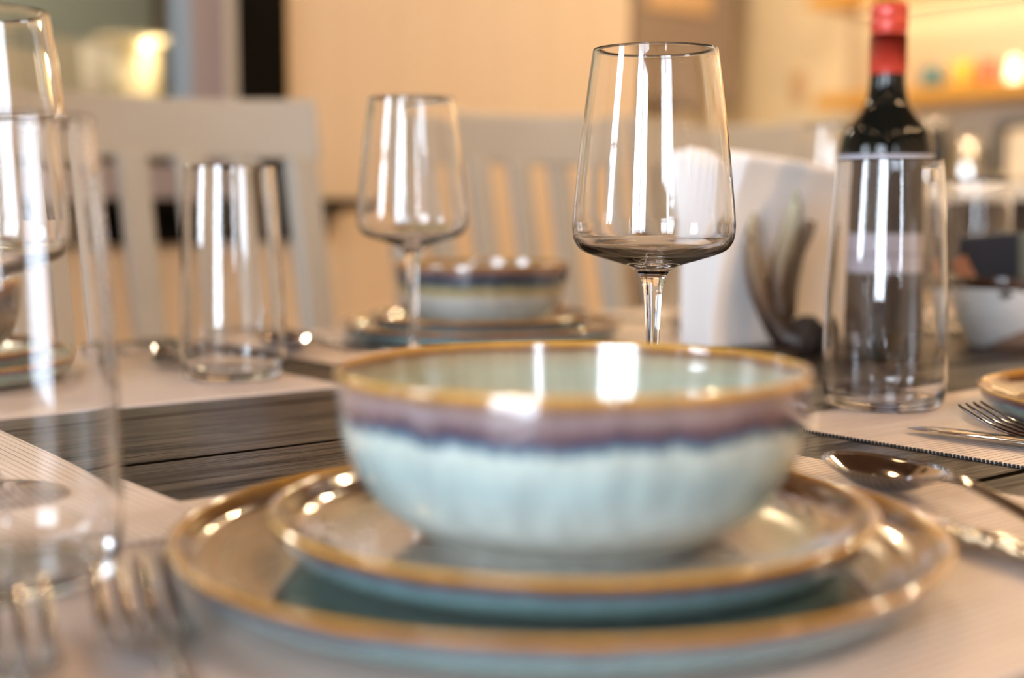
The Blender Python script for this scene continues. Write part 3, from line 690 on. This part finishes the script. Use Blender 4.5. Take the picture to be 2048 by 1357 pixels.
# things on the counter
def on_counter(name, v, lab, cat, build, u=3.62):
    t_ = empty(name, (u, v, .93), lab, cat); build(t_)
M['cream_plastic'] = mat('cream_plastic', (.62, .55, .46), .35)
def b_grinder(t_):
    mesh_obj('grinder_body', lathe([(0, 0), (.045, 0), (.045, .10), (.038, .15), (.038, .19), (0, .195)], 32, n=1), M['black'], t_); mesh_obj('lid', lathe([(0, .196), (.036, .196), (.034, .215), (0, .22)], 32, n=1), M['chrome'], t_)
def b_kettle(t_):
    mesh_obj('kettle_body', lathe([(0, 0), (.050, 0), (.053, .02), (.050, .08), (.036, .13), (.020, .15), (0, .152)], 40, n=3), M['chrome'], t_)
    bm = bmesh.new(); tube(bm, [(0, -.045 + .0, .12), (0, -.075, .13), (0, -.08, .08), (0, -.055, .03)], [.007] * 4, 8); mesh_obj('handle', bm, M['black'], t_); mesh_obj('knob', lathe([(0, .152), (.009, .154), (.009, .170), (0, .172)], 16, n=1), M['black'], t_)
def b_coffee(t_):
    box_obj('housing', (-.10, .10, -.05, .05, 0, .20), M['black'], t_, bev=.008); box_obj('tray', (-.16, -.10, -.045, .045, 0, .03), M['chrome'], t_, bev=.003)
def b_toaster(t_):
    box_obj('toaster_body', (-.07, .07, -.11, .11, .01, .17), M['cream_plastic'], t_, bev=.02); box_obj('slot', (-.02, .02, -.08, .08, .169, .172), M['black'], t_); box_obj('feet', (-.05, .05, -.09, .09, 0, .012), M['black'], t_)
on_counter('coffee_grinder', 2.40, 'dark coffee grinder on the kitchen counter right of the bottle', 'appliance', b_grinder)
on_counter('kettle', 2.275, 'round chrome kettle on the kitchen counter', 'kettle', b_kettle)
on_counter('coffee_maker', 2.165, 'black coffee maker beside the chrome kettle', 'appliance', b_coffee, 3.78)
on_counter('toaster', 1.99, 'cream toaster at the right edge on the kitchen counter', 'appliance', b_toaster)

# ------------------------------------------------------------------ the room behind the window
cs = empty('console_table', (1.15, 3.2, 0), 'dark console table behind the window glass', 'table')
box_obj('table_top', (-.5, .4, -.18, .18, .99, 1.02), M['dark'], cs)
for x in (-.48, .36):
    for y in (-.16, .14): box_obj('leg', (x, x + .03, y, y + .03, 0, .99), M['dark'], cs)
lp = empty('table_lamp', (1.208, 3.2, 1.02), 'cream lamp with wide flat lid, glowing behind the window', 'lamp')
M['shade'] = mat('cream_shade', (.68, .60, .42), .6)
mesh_obj('lamp_body', lathe([(0, 0), (.050, 0), (.052, .01), (.062, .27), (.058, .27), (.048, .012), (0, .010)], 48, n=1), M['shade'], lp)
mesh_obj('lid', lathe([(0, .272), (.112, .276), (.120, .283), (.112, .292), (.03, .300), (0, .302)], 48, n=1), M['shade'], lp)
mesh_obj('bulb', lathe([(0, .200), (.02, .205), (.026, .225), (.02, .25), (.0, .262)], 24, n=2), M['led'], lp)
mesh_obj('glow_panel', lathe([(0, .235), (.010, .236), (.014, .245), (.01, .256), (0, .258)], 20, n=1), mat('bulb_glow', (1, .9, .6), .4, emis=(1, .80, .40), est=4), lp, (-.01, -.075, .02))
light('lamp', 'POINT', (0, -.12, .25), .9, (1, .80, .50), lp, size=.03)
bk = empty('wire_basket', (1.075, 3.13, 1.02), 'white mesh basket left of the glowing lamp behind the window', 'basket')
bm = bmesh.new(); nb = 40; H_ = .26
for k in range(nb):
    a = 2 * math.pi * k / nb; tube(bm, [(.036 * math.cos(a), .036 * math.sin(a), .002), (.045 * math.cos(a), .045 * math.sin(a), H_)], [.0011] * 2, 5)
for j in range(26):
    r = .036 + .009 * j / 25; z = .002 + (H_ - .004) * j / 25
    tube(bm, [(r * math.cos(2 * math.pi * q / 32), r * math.sin(2 * math.pi * q / 32), z) for q in range(33)], [.0011] * 33, 5, caps=False)
mesh_obj('mesh_body', bm, mat('white_wire', (.80, .78, .70), .4), bk)
bm = bmesh.new(); n = 60
for k in range(n + 1):
    x = 1.37 + .46 * k / n; y = 3.46 + .02 * math.sin(k * .9)
    bm.verts.new((x, y, .05)); bm.verts.new((x, y, 2.4)); bm.verts.new((x, y + .006, .05)); bm.verts.new((x, y + .006, 2.4))
bm.verts.ensure_lookup_table(); V_ = bm.verts
for k in range(n):
    a = 4 * k; bm.faces.new((V_[a], V_[a + 4], V_[a + 5], V_[a + 1])); bm.faces.new((V_[a + 2], V_[a + 3], V_[a + 7], V_[a + 6])); bm.faces.new((V_[a + 1], V_[a + 5], V_[a + 7], V_[a + 3]))
tag(mesh_obj('curtain', bm, mat('dark_curtain', (.05, .05, .045), .8)), 'dark curtain hanging behind the window, right of the lamp', 'curtain')
light('annex_fill', 'POINT', (.3, 3.0, 2.2), 75, (1, .85, .62), None, size=.08)  # added fill light to brighten the annex, no fixture
